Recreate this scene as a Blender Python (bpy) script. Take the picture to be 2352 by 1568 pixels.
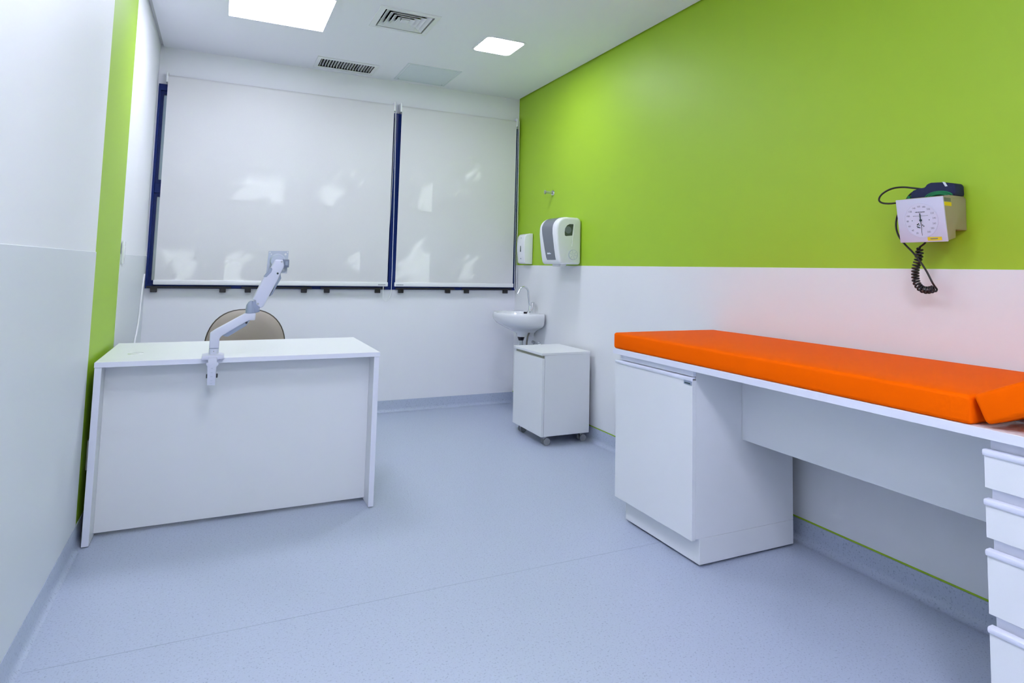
import bpy, bmesh, math, random
from mathutils import Vector, Matrix

# ------------------------------------------------------------------ scene reset
for o in list(bpy.data.objects):
    bpy.data.objects.remove(o)
SC = bpy.context.scene
COL = SC.collection
R = math.radians
random.seed(7)

# room dimensions (metres); camera stands at x = 0, y = 0
XL, XR, YB, YR, H = -0.461, 2.327, 5.23, -1.30, 2.666
ZB = 1.183          # top of the wall protection sheets
HB = 0.09           # cove base height

# ------------------------------------------------------------------ camera
def setup_camera():
    cam = bpy.data.cameras.new('camera')
    cam.sensor_fit = 'HORIZONTAL'
    cam.sensor_width = 36.0
    W, Hh = 2352.0, 1568.0
    f, px, py = 1487.54, 1250.68, 500.09
    cam.lens = f * 36.0 / W
    cam.shift_x = (W / 2 - px) / W
    cam.shift_y = -(Hh / 2 - py) / W
    cam.clip_start = 0.02
    cam.clip_end = 200
    yaw, pitch, roll = R(26.4395), R(4.5683), R(1.2440)
    fw = Vector((math.sin(yaw) * math.cos(pitch), math.cos(yaw) * math.cos(pitch), math.sin(pitch)))
    rt = Vector((math.cos(yaw), -math.sin(yaw), 0))
    up = rt.cross(fw)
    Rv = math.cos(roll) * rt + math.sin(roll) * up
    Uv = -math.sin(roll) * rt + math.cos(roll) * up
    m = Matrix.Identity(4)
    for i in range(3):
        m[i][0], m[i][1], m[i][2] = Rv[i], Uv[i], -fw[i]
    m[2][3] = 1.15
    o = bpy.data.objects.new('camera', cam)
    COL.objects.link(o)
    o.matrix_world = m
    SC.camera = o
setup_camera()

# ------------------------------------------------------------------ world, sun, exposure
SUN_DIR = Vector((-0.19, -0.107, -0.17)).normalized()      # direction the sunlight travels
SUN_STRENGTH = 23.0
SKY_STRENGTH = 1.5
PANEL_BIG, PANEL_SMALL, ADDED_NEAR, ADDED_REAR = 13.0, 31.0, 12.0, 30.0
LIGHT_COL = (0.86, 0.88, 1.05)
def setup_world():
    w = bpy.data.worlds.new('sky')
    SC.world = w
    w.use_nodes = True
    nt = w.node_tree
    nt.nodes.clear()
    out = nt.nodes.new('ShaderNodeOutputWorld')
    bg = nt.nodes.new('ShaderNodeBackground')
    sky = nt.nodes.new('ShaderNodeTexSky')
    sky.sky_type = 'HOSEK_WILKIE'
    sky.sun_direction = -SUN_DIR
    sky.turbidity = 5.0
    sky.ground_albedo = 0.4
    nt.links.new(sky.outputs[0], bg.inputs[0])
    bg.inputs[1].default_value = SKY_STRENGTH
    nt.links.new(bg.outputs[0], out.inputs[0])
    s = bpy.data.lights.new('sun', 'SUN')
    s.energy = SUN_STRENGTH
    s.angle = R(0.35)
    s.color = (1.0, 0.97, 0.92)
    so = bpy.data.objects.new('sun', s)
    so.rotation_euler = SUN_DIR.to_track_quat('-Z', 'Y').to_euler()
    so.location = (6, 9, 6)
    COL.objects.link(so)
setup_world()
vs = SC.view_settings
SC.display_settings.display_device = 'sRGB'
vs.view_transform = 'Standard'
vs.look = 'None'
vs.gamma = 1.0
vs.use_curve_mapping = False
vs.exposure = 0.66
SC.cycles.max_bounces = 6
SC.cycles.diffuse_bounces = 4
SC.cycles.use_adaptive_sampling = True
SC.cycles.adaptive_threshold = 0.12
SC.cycles.adaptive_min_samples = 16
SC.cycles.glossy_bounces = 3
SC.cycles.transparent_max_bounces = 12
SC.cycles.sample_clamp_indirect = 8.0
SC.cycles.caustics_reflective = False
SC.cycles.caustics_refractive = False
SC.cycles.use_denoising = True
SC.render.use_persistent_data = False

# ------------------------------------------------------------------ materials
def new_mat(name):
    m = bpy.data.materials.new(name)
    m.use_nodes = True
    nt = m.node_tree
    return m, nt, nt.nodes['Principled BSDF']

def mat(name, col, rough=0.5, metal=0.0, spec=0.5, vary=0.03, scale=6.0, bump=0.0, bscale=200.0, coat=0.0, trans=0.0):
    m, nt, b = new_mat(name)
    tc = nt.nodes.new('ShaderNodeTexCoord')
    n = nt.nodes.new('ShaderNodeTexNoise')
    n.inputs['Scale'].default_value = scale
    n.inputs['Detail'].default_value = 3
    nt.links.new(tc.outputs['Object'], n.inputs['Vector'])
    mx = nt.nodes.new('ShaderNodeMix')
    mx.data_type = 'RGBA'
    mx.inputs['A'].default_value = (*[c * (1 - vary) for c in col], 1)
    mx.inputs['B'].default_value = (*[min(1, c * (1 + vary)) for c in col], 1)
    nt.links.new(n.outputs['Fac'], mx.inputs['Factor'])
    nt.links.new(mx.outputs['Result'], b.inputs['Base Color'])
    b.inputs['Roughness'].default_value = rough
    b.inputs['Metallic'].default_value = metal
    b.inputs['Specular IOR Level'].default_value = spec
    b.inputs['Coat Weight'].default_value = coat
    b.inputs['Transmission Weight'].default_value = trans
    if bump:
        n2 = nt.nodes.new('ShaderNodeTexNoise')
        n2.inputs['Scale'].default_value = bscale
        n2.inputs['Detail'].default_value = 2
        nt.links.new(tc.outputs['Object'], n2.inputs['Vector'])
        bp = nt.nodes.new('ShaderNodeBump')
        bp.inputs['Strength'].default_value = bump
        bp.inputs['Distance'].default_value = 0.002
        nt.links.new(n2.outputs['Fac'], bp.inputs['Height'])
        nt.links.new(bp.outputs['Normal'], b.inputs['Normal'])
    return m

def emit_mat(name, col, strength):
    m = bpy.data.materials.new(name)
    m.use_nodes = True
    nt = m.node_tree
    nt.nodes.clear()
    out = nt.nodes.new('ShaderNodeOutputMaterial')
    e = nt.nodes.new('ShaderNodeEmission')
    e.inputs[0].default_value = (*col, 1)
    e.inputs[1].default_value = strength
    nt.links.new(e.outputs[0], out.inputs[0])
    return m

def floor_mat():
    m, nt, b = new_mat('vinyl_floor')
    tc = nt.nodes.new('ShaderNodeTexCoord')
    def noise(scale, detail, rough=0.5):
        n = nt.nodes.new('ShaderNodeTexNoise')
        n.inputs['Scale'].default_value = scale
        n.inputs['Detail'].default_value = detail
        n.inputs['Roughness'].default_value = rough
        nt.links.new(tc.outputs['Object'], n.inputs['Vector'])
        return n
    def ramp(src, a, bb, c0, c1):
        r = nt.nodes.new('ShaderNodeValToRGB')
        r.color_ramp.elements[0].position = a
        r.color_ramp.elements[0].color = (c0, c0, c0, 1)
        r.color_ramp.elements[1].position = bb
        r.color_ramp.elements[1].color = (c1, c1, c1, 1)
        nt.links.new(src, r.inputs[0])
        return r.outputs[0]
    base = (0.455, 0.515, 0.64)
    dark = (0.27, 0.315, 0.44)
    light = (0.55, 0.62, 0.80)
    m1 = nt.nodes.new('ShaderNodeMix'); m1.data_type = 'RGBA'
    m1.inputs['A'].default_value = (*base, 1)
    m1.inputs['B'].default_value = (*dark, 1)
    nt.links.new(ramp(noise(150, 2, 0.6).outputs['Fac'], 0.57, 0.68, 0, 0.85), m1.inputs['Factor'])
    m2 = nt.nodes.new('ShaderNodeMix'); m2.data_type = 'RGBA'
    nt.links.new(m1.outputs['Result'], m2.inputs['A'])
    m2.inputs['B'].default_value = (*light, 1)
    nt.links.new(ramp(noise(75, 2, 0.6).outputs['Fac'], 0.60, 0.74, 0, 0.45), m2.inputs['Factor'])
    nt.links.new(m2.outputs['Result'], b.inputs['Base Color'])
    b.inputs['Roughness'].default_value = 0.38
    b.inputs['Specular IOR Level'].default_value = 0.5
    bp = nt.nodes.new('ShaderNodeBump')
    bp.inputs['Strength'].default_value = 0.12
    bp.inputs['Distance'].default_value = 0.002
    nt.links.new(noise(60, 3).outputs['Fac'], bp.inputs['Height'])
    nt.links.new(bp.outputs['Normal'], b.inputs['Normal'])
    return m

def blind_mat():
    m = bpy.data.materials.new('blind_fabric')
    m.use_nodes = True
    nt = m.node_tree
    nt.nodes.clear()
    out = nt.nodes.new('ShaderNodeOutputMaterial')
    tc = nt.nodes.new('ShaderNodeTexCoord')
    n = nt.nodes.new('ShaderNodeTexNoise')
    n.inputs['Scale'].default_value = 400
    nt.links.new(tc.outputs['Object'], n.inputs['Vector'])
    r = nt.nodes.new('ShaderNodeMix'); r.data_type = 'RGBA'
    r.inputs['A'].default_value = (0.74, 0.74, 0.745, 1)
    r.inputs['B'].default_value = (0.80, 0.80, 0.805, 1)
    nt.links.new(n.outputs['Fac'], r.inputs['Factor'])
    p = nt.nodes.new('ShaderNodeBsdfPrincipled')
    p.inputs['Roughness'].default_value = 0.45
    p.inputs['Specular IOR Level'].default_value = 0.35
    nt.links.new(r.outputs['Result'], p.inputs['Base Color'])
    t = nt.nodes.new('ShaderNodeBsdfTranslucent')
    t.inputs[0].default_value = (0.8, 0.82, 0.82, 1)
    mx = nt.nodes.new('ShaderNodeMixShader')
    mx.inputs[0].default_value = 0.14
    nt.links.new(p.outputs[0], mx.inputs[1])
    nt.links.new(t.outputs[0], mx.inputs[2])
    nt.links.new(mx.outputs[0], out.inputs[0])
    return m

def glass_mat():
    m = bpy.data.materials.new('window_glass')
    m.use_nodes = True
    nt = m.node_tree
    nt.nodes.clear()
    out = nt.nodes.new('ShaderNodeOutputMaterial')
    tc = nt.nodes.new('ShaderNodeTexCoord')
    n = nt.nodes.new('ShaderNodeTexNoise')
    n.inputs['Scale'].default_value = 90
    nt.links.new(tc.outputs['Object'], n.inputs['Vector'])
    bp = nt.nodes.new('ShaderNodeBump')
    bp.inputs['Strength'].default_value = 0.4
    bp.inputs['Distance'].default_value = 0.003
    nt.links.new(n.outputs['Fac'], bp.inputs['Height'])
    tr = nt.nodes.new('ShaderNodeBsdfTransparent')
    tr.inputs[0].default_value = (0.92, 0.97, 0.98, 1)
    gl = nt.nodes.new('ShaderNodeBsdfPrincipled')
    gl.inputs['Base Color'].default_value = (0.60, 0.68, 0.72, 1)
    gl.inputs['Roughness'].default_value = 0.15
    nt.links.new(bp.outputs['Normal'], gl.inputs['Normal'])
    mx = nt.nodes.new('ShaderNodeMixShader')
    mx.inputs[0].default_value = 0.45
    nt.links.new(tr.outputs[0], mx.inputs[1])
    nt.links.new(gl.outputs[0], mx.inputs[2])
    nt.links.new(mx.outputs[0], out.inputs[0])
    return m

M = {}
M['white_paint'] = mat('white_paint', (0.85, 0.86, 0.90), 0.55, vary=0.01, scale=1.5, bump=0.05, bscale=350)
M['ceiling'] = mat('ceiling_paint', (0.90, 0.905, 0.97), 0.9, vary=0.01, scale=1.0)
M['green'] = mat('green_paint', (0.355, 0.575, 0.022), 0.5, vary=0.02, scale=1.2, bump=0.05, bscale=350)
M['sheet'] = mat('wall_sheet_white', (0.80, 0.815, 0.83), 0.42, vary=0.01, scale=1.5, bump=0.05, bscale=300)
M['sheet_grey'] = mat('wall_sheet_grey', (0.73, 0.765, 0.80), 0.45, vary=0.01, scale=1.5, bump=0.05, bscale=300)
M['floor'] = floor_mat()
M['seam'] = mat('weld_seam', (0.36, 0.42, 0.53), 0.5)
M['laminate'] = mat('white_laminate', (0.78, 0.80, 0.81), 0.4, vary=0.012, scale=3)
M['edge'] = mat('white_edge_band', (0.78, 0.80, 0.90), 0.4, vary=0.01)
M['slotedge'] = mat('slot_shadow_board', (0.36, 0.37, 0.29), 0.7)
M['navy'] = mat('navy_frame', (0.002, 0.018, 0.14), 0.35, spec=0.25, vary=0.15, scale=12)
M['black'] = mat('black_plastic', (0.012, 0.011, 0.014), 0.35)
M['void'] = mat('duct_dark', (0.02, 0.022, 0.03), 0.8)
M['plastic'] = mat('white_plastic', (0.82, 0.835, 0.85), 0.25, vary=0.01)
M['armwhite'] = mat('arm_white', (0.66, 0.68, 0.80), 0.4, vary=0.02)
M['armgrey'] = mat('arm_grey', (0.30, 0.35, 0.46), 0.45, vary=0.04)
M['blockgrey'] = mat('tilt_block_grey', (0.17, 0.20, 0.28), 0.45)
M['hatch'] = mat('hatch_panel', (0.75, 0.81, 0.86), 0.8, vary=0.01)
M['armplate'] = mat('arm_plate', (0.50, 0.55, 0.64), 0.45, vary=0.04)
M['chrome'] = mat('chrome', (0.75, 0.77, 0.79), 0.12, 1.0)
M['steel'] = mat('steel', (0.45, 0.46, 0.48), 0.35, 1.0)
M['orange'] = mat('orange_vinyl', (0.98, 0.130, 0.001), 0.5, spec=0.01, vary=0.03, scale=14, bump=0.15, bscale=450)
M['beige'] = mat('beige_leather', (0.36, 0.31, 0.27), 0.5, vary=0.05, scale=20, bump=0.2, bscale=260)
M['piping'] = mat('dark_piping', (0.055, 0.045, 0.035), 0.5)
M['ceramic'] = mat('ceramic', (0.80, 0.82, 0.84), 0.12, vary=0.005, coat=0.3)
M['dispgrey'] = mat('smoked_grey', (0.17, 0.185, 0.22), 0.25)
M['dispwin'] = mat('dark_window', (0.06, 0.075, 0.07), 0.2)
M['bpface'] = mat('dial_face', (0.60, 0.61, 0.74), 0.35, vary=0.01)
M['bpcase'] = mat('case_beige', (0.37, 0.33, 0.20), 0.5, vary=0.02)
M['dialpaper'] = mat('dial_paper', (0.63, 0.65, 0.78), 0.5, vary=0.01)
M['ink'] = mat('dial_ink', (0.14, 0.16, 0.22), 0.6)
M['inkblack'] = mat('needle_black', (0.02, 0.05, 0.05), 0.5)
M['ring'] = mat('dial_ring_print', (0.60, 0.62, 0.75), 0.5)
M['yellow'] = mat('yellow_label', (0.80, 0.62, 0.015), 0.5)
M['labelgrey'] = mat('grey_label', (0.15, 0.17, 0.14), 0.5)
M['navycloth'] = mat('navy_cloth', (0.012, 0.018, 0.065), 0.8, vary=0.2, scale=60, bump=0.3, bscale=500)
M['greenlining'] = mat('green_lining', (0.0, 0.17, 0.055), 0.6, vary=0.1)
M['tape'] = mat('white_tape', (0.7, 0.74, 0.8), 0.6)
M['rubber'] = mat('black_rubber', (0.010, 0.009, 0.012), 0.4)
M['acrylic'] = mat('clear_acrylic', (0.75, 0.85, 0.70), 0.12, 0.0, 0.6, trans=0.75)
M['castor'] = mat('clear_castor', (0.62, 0.65, 0.67), 0.15, trans=0.6)
M['hose'] = mat('braided_hose', (0.20, 0.19, 0.17), 0.4, 0.6, vary=0.3, scale=400)
M['blind'] = blind_mat()
M['glass'] = glass_mat()
M['leaf'] = mat('leaf', (0.06, 0.14, 0.03), 0.6, vary=0.3, scale=20)
M['bark'] = mat('bark', (0.10, 0.075, 0.05), 0.9, vary=0.3, scale=20)
M['light_big'] = emit_mat('panel_glow', LIGHT_COL, PANEL_BIG)
M['added_near'] = emit_mat('added_near_glow', LIGHT_COL, ADDED_NEAR)  # added overhead panel, out of view
M['added_rear'] = emit_mat('added_rear_fill_glow', LIGHT_COL, ADDED_REAR)  # added fill panel behind the camera, never seen
M['light_small'] = emit_mat('small_panel_glow', LIGHT_COL, PANEL_SMALL)

# ------------------------------------------------------------------ mesh helpers
ORG = {}
class MB:
    def __init__(self):
        self.v, self.f, self.mi = [], [], []
    def add(self, verts, faces, mi=0):
        o = len(self.v)
        self.v += [tuple(p) for p in verts]
        self.f += [tuple(i + o for i in f) for f in faces]
        self.mi += [mi] * len(faces)
        return self
    def add_bm(self, bm, mi=0):
        bm.verts.ensure_lookup_table()
        bm.verts.index_update()
        self.add([v.co[:] for v in bm.verts], [[v.index for v in f.verts] for f in bm.faces], mi)
        bm.free()
        return self
    def box(self, x0, x1, y0, y1, z0, z1, bev=0.0, seg=2, mi=0, mtx=None):
        bm = bmesh.new()
        bmesh.ops.create_cube(bm, size=1.0)
        for v in bm.verts:
            v.co = Vector((x0 + (v.co.x + .5) * (x1 - x0), y0 + (v.co.y + .5) * (y1 - y0), z0 + (v.co.z + .5) * (z1 - z0)))
        if bev:
            bmesh.ops.bevel(bm, geom=bm.edges[:], offset=bev, segments=seg, profile=0.5, affect='EDGES', clamp_overlap=True)
        if mtx is not None:
            bmesh.ops.transform(bm, matrix=mtx, verts=bm.verts)
        return self.add_bm(bm, mi)
    def prism(self, pts, axis, a0, a1, bev=0.0, seg=2, mi=0, mtx=None):
        """pts: 2D outline in the two other axes (in order x,y,z without axis)."""
        bm = bmesh.new()
        def mk(p, a):
            c = list(p); c.insert(axis, a); return bm.verts.new(c)
        A = [mk(p, a0) for p in pts]
        B = [mk(p, a1) for p in pts]
        n = len(pts)
        bm.faces.new(A)
        bm.faces.new(list(reversed(B)))
        for i in range(n):
            j = (i + 1) % n
            bm.faces.new([A[j], A[i], B[i], B[j]])
        bmesh.ops.recalc_face_normals(bm, faces=bm.faces)
        if bev:
            es = [e for e in bm.edges if len(e.link_faces) == 2 and e.calc_face_angle(0) > R(30)]
            bmesh.ops.bevel(bm, geom=es, offset=bev, segments=seg, profile=0.5, affect='EDGES', clamp_overlap=True)
        if mtx is not None:
            bmesh.ops.transform(bm, matrix=mtx, verts=bm.verts)
        return self.add_bm(bm, mi)
    def cyl(self, p0, p1, r0, r1=None, seg=20, caps=True, mi=0):
        p0, p1 = Vector(p0), Vector(p1)
        if r1 is None: r1 = r0
        d = (p1 - p0).normalized()
        a = d.orthogonal().normalized(); b = d.cross(a)
        vs_, fs = [], []
        for p, r in ((p0, r0), (p1, r1)):
            for i in range(seg):
                t = 2 * math.pi * i / seg
                vs_.append(p + a * (r * math.cos(t)) + b * (r * math.sin(t)))
        for i in range(seg):
            j = (i + 1) % seg
            fs.append((i, j, seg + j, seg + i))
        if caps:
            fs.append(tuple(reversed(range(seg))))
            fs.append(tuple(range(seg, 2 * seg)))
        return self.add(vs_, fs, mi)
    def tube(self, pts, r, seg=10, mi=0, smooth=0):
        pts = [Vector(p) for p in pts]
        for _ in range(smooth):
            q = [pts[0]]
            for a, b in zip(pts, pts[1:]):
                q += [a.lerp(b, .25), a.lerp(b, .75)]
            q.append(pts[-1]); pts = q
        rr = r if callable(r) else (lambda t: r)
        n = len(pts)
        t0 = (pts[1] - pts[0]).normalized()
        nrm = t0.orthogonal().normalized()
        vs_, fs = [], []
        for i, p in enumerate(pts):
            t = (pts[min(i + 1, n - 1)] - pts[max(i - 1, 0)]).normalized()
            nrm = (nrm - t * nrm.dot(t)).normalized()
            bn = t.cross(nrm)
            for k in range(seg):
                a = 2 * math.pi * k / seg
                vs_.append(p + (nrm * math.cos(a) + bn * math.sin(a)) * rr(i / (n - 1)))
        for i in range(n - 1):
            for k in range(seg):
                j = (k + 1) % seg
                fs.append((i * seg + k, i * seg + j, (i + 1) * seg + j, (i + 1) * seg + k))
        fs.append(tuple(reversed(range(seg))))
        fs.append(tuple(range((n - 1) * seg, n * seg)))
        return self.add(vs_, fs, mi)
    def loft(self, rings, cap0=True, cap1=True, mi=0):
        n = len(rings[0]); vs_, fs = [], []
        for rg in rings: vs_ += [tuple(p) for p in rg]
        for i in range(len(rings) - 1):
            for k in range(n):
                j = (k + 1) % n
                fs.append((i * n + k, i * n + j, (i + 1) * n + j, (i + 1) * n + k))
        if cap0: fs.append(tuple(reversed(range(n))))
        if cap1: fs.append(tuple(range((len(rings) - 1) * n, len(rings) * n)))
        return self.add(vs_, fs, mi)
    def plate(self, us, vs_, holes, axis, a0, a1, mi=0):
        """slab with rectangular holes; us/vs are (min,max) in the two in-plane axes."""
        U = sorted(set(list(us) + [h for q in holes for h in q[:2]]))
        V = sorted(set(list(vs_) + [h for q in holes for h in q[2:]]))
        U = [u for u in U if us[0] <= u <= us[1]]
        V = [u for u in V if vs_[0] <= u <= vs_[1]]
        solid = {}
        for i in range(len(U) - 1):
            for j in range(len(V) - 1):
                cu, cv = (U[i] + U[i + 1]) / 2, (V[j] + V[j + 1]) / 2
                solid[i, j] = not any(h[0] < cu < h[1] and h[2] < cv < h[3] for h in holes)
        bm = bmesh.new()
        cache = {}
        def vt(i, j, s):
            k = (i, j, s)
            if k not in cache:
                c = [U[i], V[j]]; c.insert(axis, a0 if s == 0 else a1)
                cache[k] = bm.verts.new(c)
            return cache[k]
        for (i, j), s in solid.items():
            if not s: continue
            for sd in (0, 1):
                bm.faces.new([vt(i, j, sd), vt(i + 1, j, sd), vt(i + 1, j + 1, sd), vt(i, j + 1, sd)])
            for di, dj, e in ((-1, 0, ((i, j), (i, j + 1))), (1, 0, ((i + 1, j), (i + 1, j + 1))), (0, -1, ((i, j), (i + 1, j))), (0, 1, ((i, j + 1), (i + 1, j + 1)))):
                if not solid.get((i + di, j + dj), False):
                    (a, b), (c, d) = e
                    bm.faces.new([vt(a, b, 0), vt(c, d, 0), vt(c, d, 1), vt(a, b, 1)])
        bmesh.ops.recalc_face_normals(bm, faces=bm.faces)
        return self.add_bm(bm, mi)
    def build(self, name, mats, parent=None, smooth=35.0, loc=None):
        me = bpy.data.meshes.new(name)
        org = ORG.get(parent.name, Vector((0, 0, 0))) if parent else (Vector(loc) if loc else Vector((0, 0, 0)))
        me.from_pydata([Vector(p) - org for p in self.v], [], self.f)
        if not isinstance(mats, (list, tuple)): mats = [mats]
        for m in mats: me.materials.append(M[m] if isinstance(m, str) else m)
        if len(mats) > 1:
            me.polygons.foreach_set('material_index', self.mi)
        me.update()
        if smooth:
            me.polygons.foreach_set('use_smooth', [True] * len(me.polygons))
            me.set_sharp_from_angle(angle=R(smooth))
        o = bpy.data.objects.new(name, me)
        COL.objects.link(o)
        if parent:
            o.parent = parent
        elif loc:
            o.location = org
        ORG[o.name] = org
        return o

def tag(o, label=None, cat=None, group=None, kind=None):
    if label: o['label'] = label
    if cat: o['category'] = cat
    if group: o['group'] = group
    if kind: o['kind'] = kind
    return o

def thing(name, label, cat, loc, group=None, kind=None):
    o = bpy.data.objects.new(name, None)
    o.empty_display_size = 0.05
    COL.objects.link(o)
    o.location = loc
    ORG[o.name] = Vector(loc)
    return tag(o, label, cat, group, kind)

def rrect(cx, cy, hx, hy, r, n=5):
    pts = []
    for sx, sy, a0 in ((1, 1, 0), (-1, 1, 90), (-1, -1, 180), (1, -1, 270)):
        for i in range(n + 1):
            a = R(a0 + 90 * i / n)
            pts.append((cx + sx * (hx - r) + r * math.cos(a), cy + sy * (hy - r) + r * math.sin(a)))
    return pts

# ================================================================== SETTING
mb = MB(); mb.box(XL - .2, XR + .2, YR - .2, YB + .2, -0.1, 0)
floor = tag(mb.build('floor', 'floor', smooth=0), 'bluish grey speckled sheet vinyl floor of the consulting room', 'floor', kind='structure')
for i, ys in enumerate((2.335, 0.42)):
    MB().box(XL + .03, XR - .03, ys - .0012, ys + .0012, -.001, .0004).build('weld_seam', 'seam', floor, smooth=0)

# ceiling board with openings for the fittings, floating free of the side walls (shadow gap)
LB = (-0.038, 0.515, 3.777, 4.340)       # large light, glowing face
LS = (1.487, 1.757, 3.877, 4.170)        # small light
LN = (-0.038, 0.515, 1.36, 1.923)        # two unseen panels added for more light: overhead, and fill from behind
LR = (-0.038, 0.515, -0.84, -0.277)
DF = (0.790, 1.090, 3.745, 4.045)        # square diffuser neck
GR = (0.582, 0.972, 4.914, 5.114)        # slatted grille
mb = MB()
mb.plate((XL + .020, XR - .011), (YR, YB), [LB, LS, LN, LR, DF, GR], 2, H, H + .015)
ceil = tag(mb.build('ceiling', 'ceiling', smooth=0), 'flat white plasterboard ceiling with recessed fittings', 'ceiling', kind='structure')
mb = MB(); mb.box(XL - .2, XR + .2, YR - .2, YB + .2, H + .28, H + .38)
mb.build('ceiling_slab', 'ceiling', ceil, smooth=0)

# pale profile added across the left wall's shadow gap to lighten it
tag(MB().box(XL, XL + .022, YR, YB, H + .016, H + .020).build('trim_1', 'plastic', smooth=0), 'thin recessed pale profile added to lighten the gap between ceiling and left wall', 'trim', kind='structure')

# side walls
S1, S2 = 3.209, 3.938                     # green stripe on the left wall
mb = MB()
mb.box(XL - .12, XL, YR - .2, S1, 0, H + .28, mi=0)
mb.box(XL - .12, XL, S1, S2, 0, H + .28, mi=1)
mb.box(XL - .12, XL, S2, YB + .15, 0, H + .28, mi=0)
wl = tag(mb.build('wall_left', ['white_paint', 'green'], smooth=0), 'left wall, white with one broad vertical lime green stripe', 'wall', kind='structure')
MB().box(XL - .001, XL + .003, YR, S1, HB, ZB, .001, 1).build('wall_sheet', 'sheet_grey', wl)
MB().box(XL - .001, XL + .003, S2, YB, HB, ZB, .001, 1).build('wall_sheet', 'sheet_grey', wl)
mb = MB(); mb.box(XR, XR + .12, YR - .2, YB + .15, 0, H + .28)
wr = tag(mb.build('wall_right', 'green', smooth=0), 'right wall, lime green above a white lower band', 'wall', kind='structure')
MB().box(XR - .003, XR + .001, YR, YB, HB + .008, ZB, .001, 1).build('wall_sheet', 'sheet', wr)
# wall with the windows
WX0, WX1, WZ0, WZ1 = XL + .006, XR - .005, 0.963, 2.398
mb = MB(); mb.plate((XL, XR), (0, H + .28), [(WX0, WX1, WZ0, WZ1)], 1, YB, YB + .15)
wb = tag(mb.build('wall_back', 'white_paint', smooth=0), 'white end wall with the wide window band', 'wall', kind='structure')
mb = MB(); mb.box(XL, XR, YR - .12, YR, 0, H + .28)
tag(mb.build('wall_rear', 'white_paint', smooth=0), 'white wall behind the viewpoint', 'wall', kind='structure')

# cove bases: quarter-round foot running up to a thin top edge
def cove(name, label, pts3):
    mb = MB()
    a, b, nrm, depth = pts3
    a, b, nrm = Vector(a), Vector(b), Vector(nrm)
    prof = [(0.0, HB), (0.004, HB), (0.005, HB - .004)]
    for i in range(1, 8):
        t = R(90 * i / 7)
        prof.append((0.005 + (depth - .005) * (1 - math.cos(t)), (HB - .035) * (1 - math.sin(t)) ** 1.0 * 0.62 + .0008))
    prof.append((0.0, 0.0008))
    rings = []
    for p in (a, b):
        rings.append([p + nrm * d + Vector((0, 0, z)) for d, z in prof])
    mb.loft(rings)
    return tag(mb.build(name, 'floor'), label, 'baseboard', kind='structure')
cove('baseboard_left', 'grey vinyl cove base along the left wall', ((XL, YR, 0), (XL, YB, 0), (1, 0, 0), .022))
cove('baseboard_right', 'grey vinyl cove base along the right wall', ((XR, YB, 0), (XR, YR, 0), (-1, 0, 0), .035))
cove('baseboard_back', 'grey vinyl cove base along the window wall', ((XL, YB, 0), (XR, YB, 0), (0, -1, 0), .035))

# windows -------------------------------------------------------------
def window(n, x0, x1, cols, label, tl, tr):
    fy0, fy1 = YB - .006, YB + .075
    t = .045
    o = MB().plate((x0, x1), (WZ0, WZ1), [(x0 + tl, x1 - tr, WZ0 + .03, WZ1 - t)], 1, fy0, fy1).build('window_%d' % n, 'navy', smooth=0)
    tag(o, label, 'window', kind='structure')
    wcol = (x1 - x0 - tl - tr) / cols
    for c in range(cols):
        cx0 = x0 + tl + c * wcol; cx1 = cx0 + wcol
        if c:
            MB().box(cx0 - .022, cx0 + .022, fy0 + .004, fy1, WZ0 + .03, WZ1 - t, .003, 1).build('mullion', 'navy', o)
        MB().box(cx0, cx1, fy0 + .006, fy1, 1.625, 1.695, .003, 1).build('transom', 'navy', o)
        for r, (za, zb) in enumerate(((WZ0 + .03, 1.625), (1.695, WZ1 - t))):
            sx0, sx1 = cx0 + (.022 if c else 0), cx1 - (.022 if c < cols - 1 else 0)
            s = MB().plate((sx0, sx1), (za, zb), [(sx0 + .018, sx1 - .018, za + .025, zb - .025)], 1, fy0 + .02, fy0 + .06).build('sash', 'navy', o, smooth=0)
            MB().box(sx0 + .016, sx1 - .016, fy0 + .044, fy0 + .048, za + .023, zb - .023).build('pane', 'glass', s, smooth=0)
            if r == 1:
                MB().box((sx0 + sx1) / 2 - .03, (sx0 + sx1) / 2 + .03, fy0 + .012, fy0 + .028, za - .004, za + .05, .004, 1).build('catch', 'black', s)
        # push bar along the sill of each lower sash, on two lugs
        bx0, bx1 = cx0 - (.005 if c == 0 else -.035), cx1 - .03
        b = MB().box(bx0, bx1, fy0 - .032, fy0 - .012, WZ0 + .004, WZ0 + .017, .002, 1).build('push_bar', 'black', o)
        for lx in (bx0 + .045, bx1 - .055):
            MB().box(lx - .02, lx + .02, fy0 - .030, fy0, WZ0 - .026, WZ0 + .006, .002, 1).build('lug', 'black', b)
            MB().box(lx - .018, lx + .018, fy0 - .010, fy0, WZ0 + .012, WZ0 + .028, .002, 1).build('hinge_plate', 'navy', b)
    return o
window(1, WX0, 1.241, 3, 'three-bay navy framed window behind the wider roller blind', .014, .03)
window(2, 1.241, WX1, 2, 'two-bay navy framed window behind the narrower roller blind', .03, .014)

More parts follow.
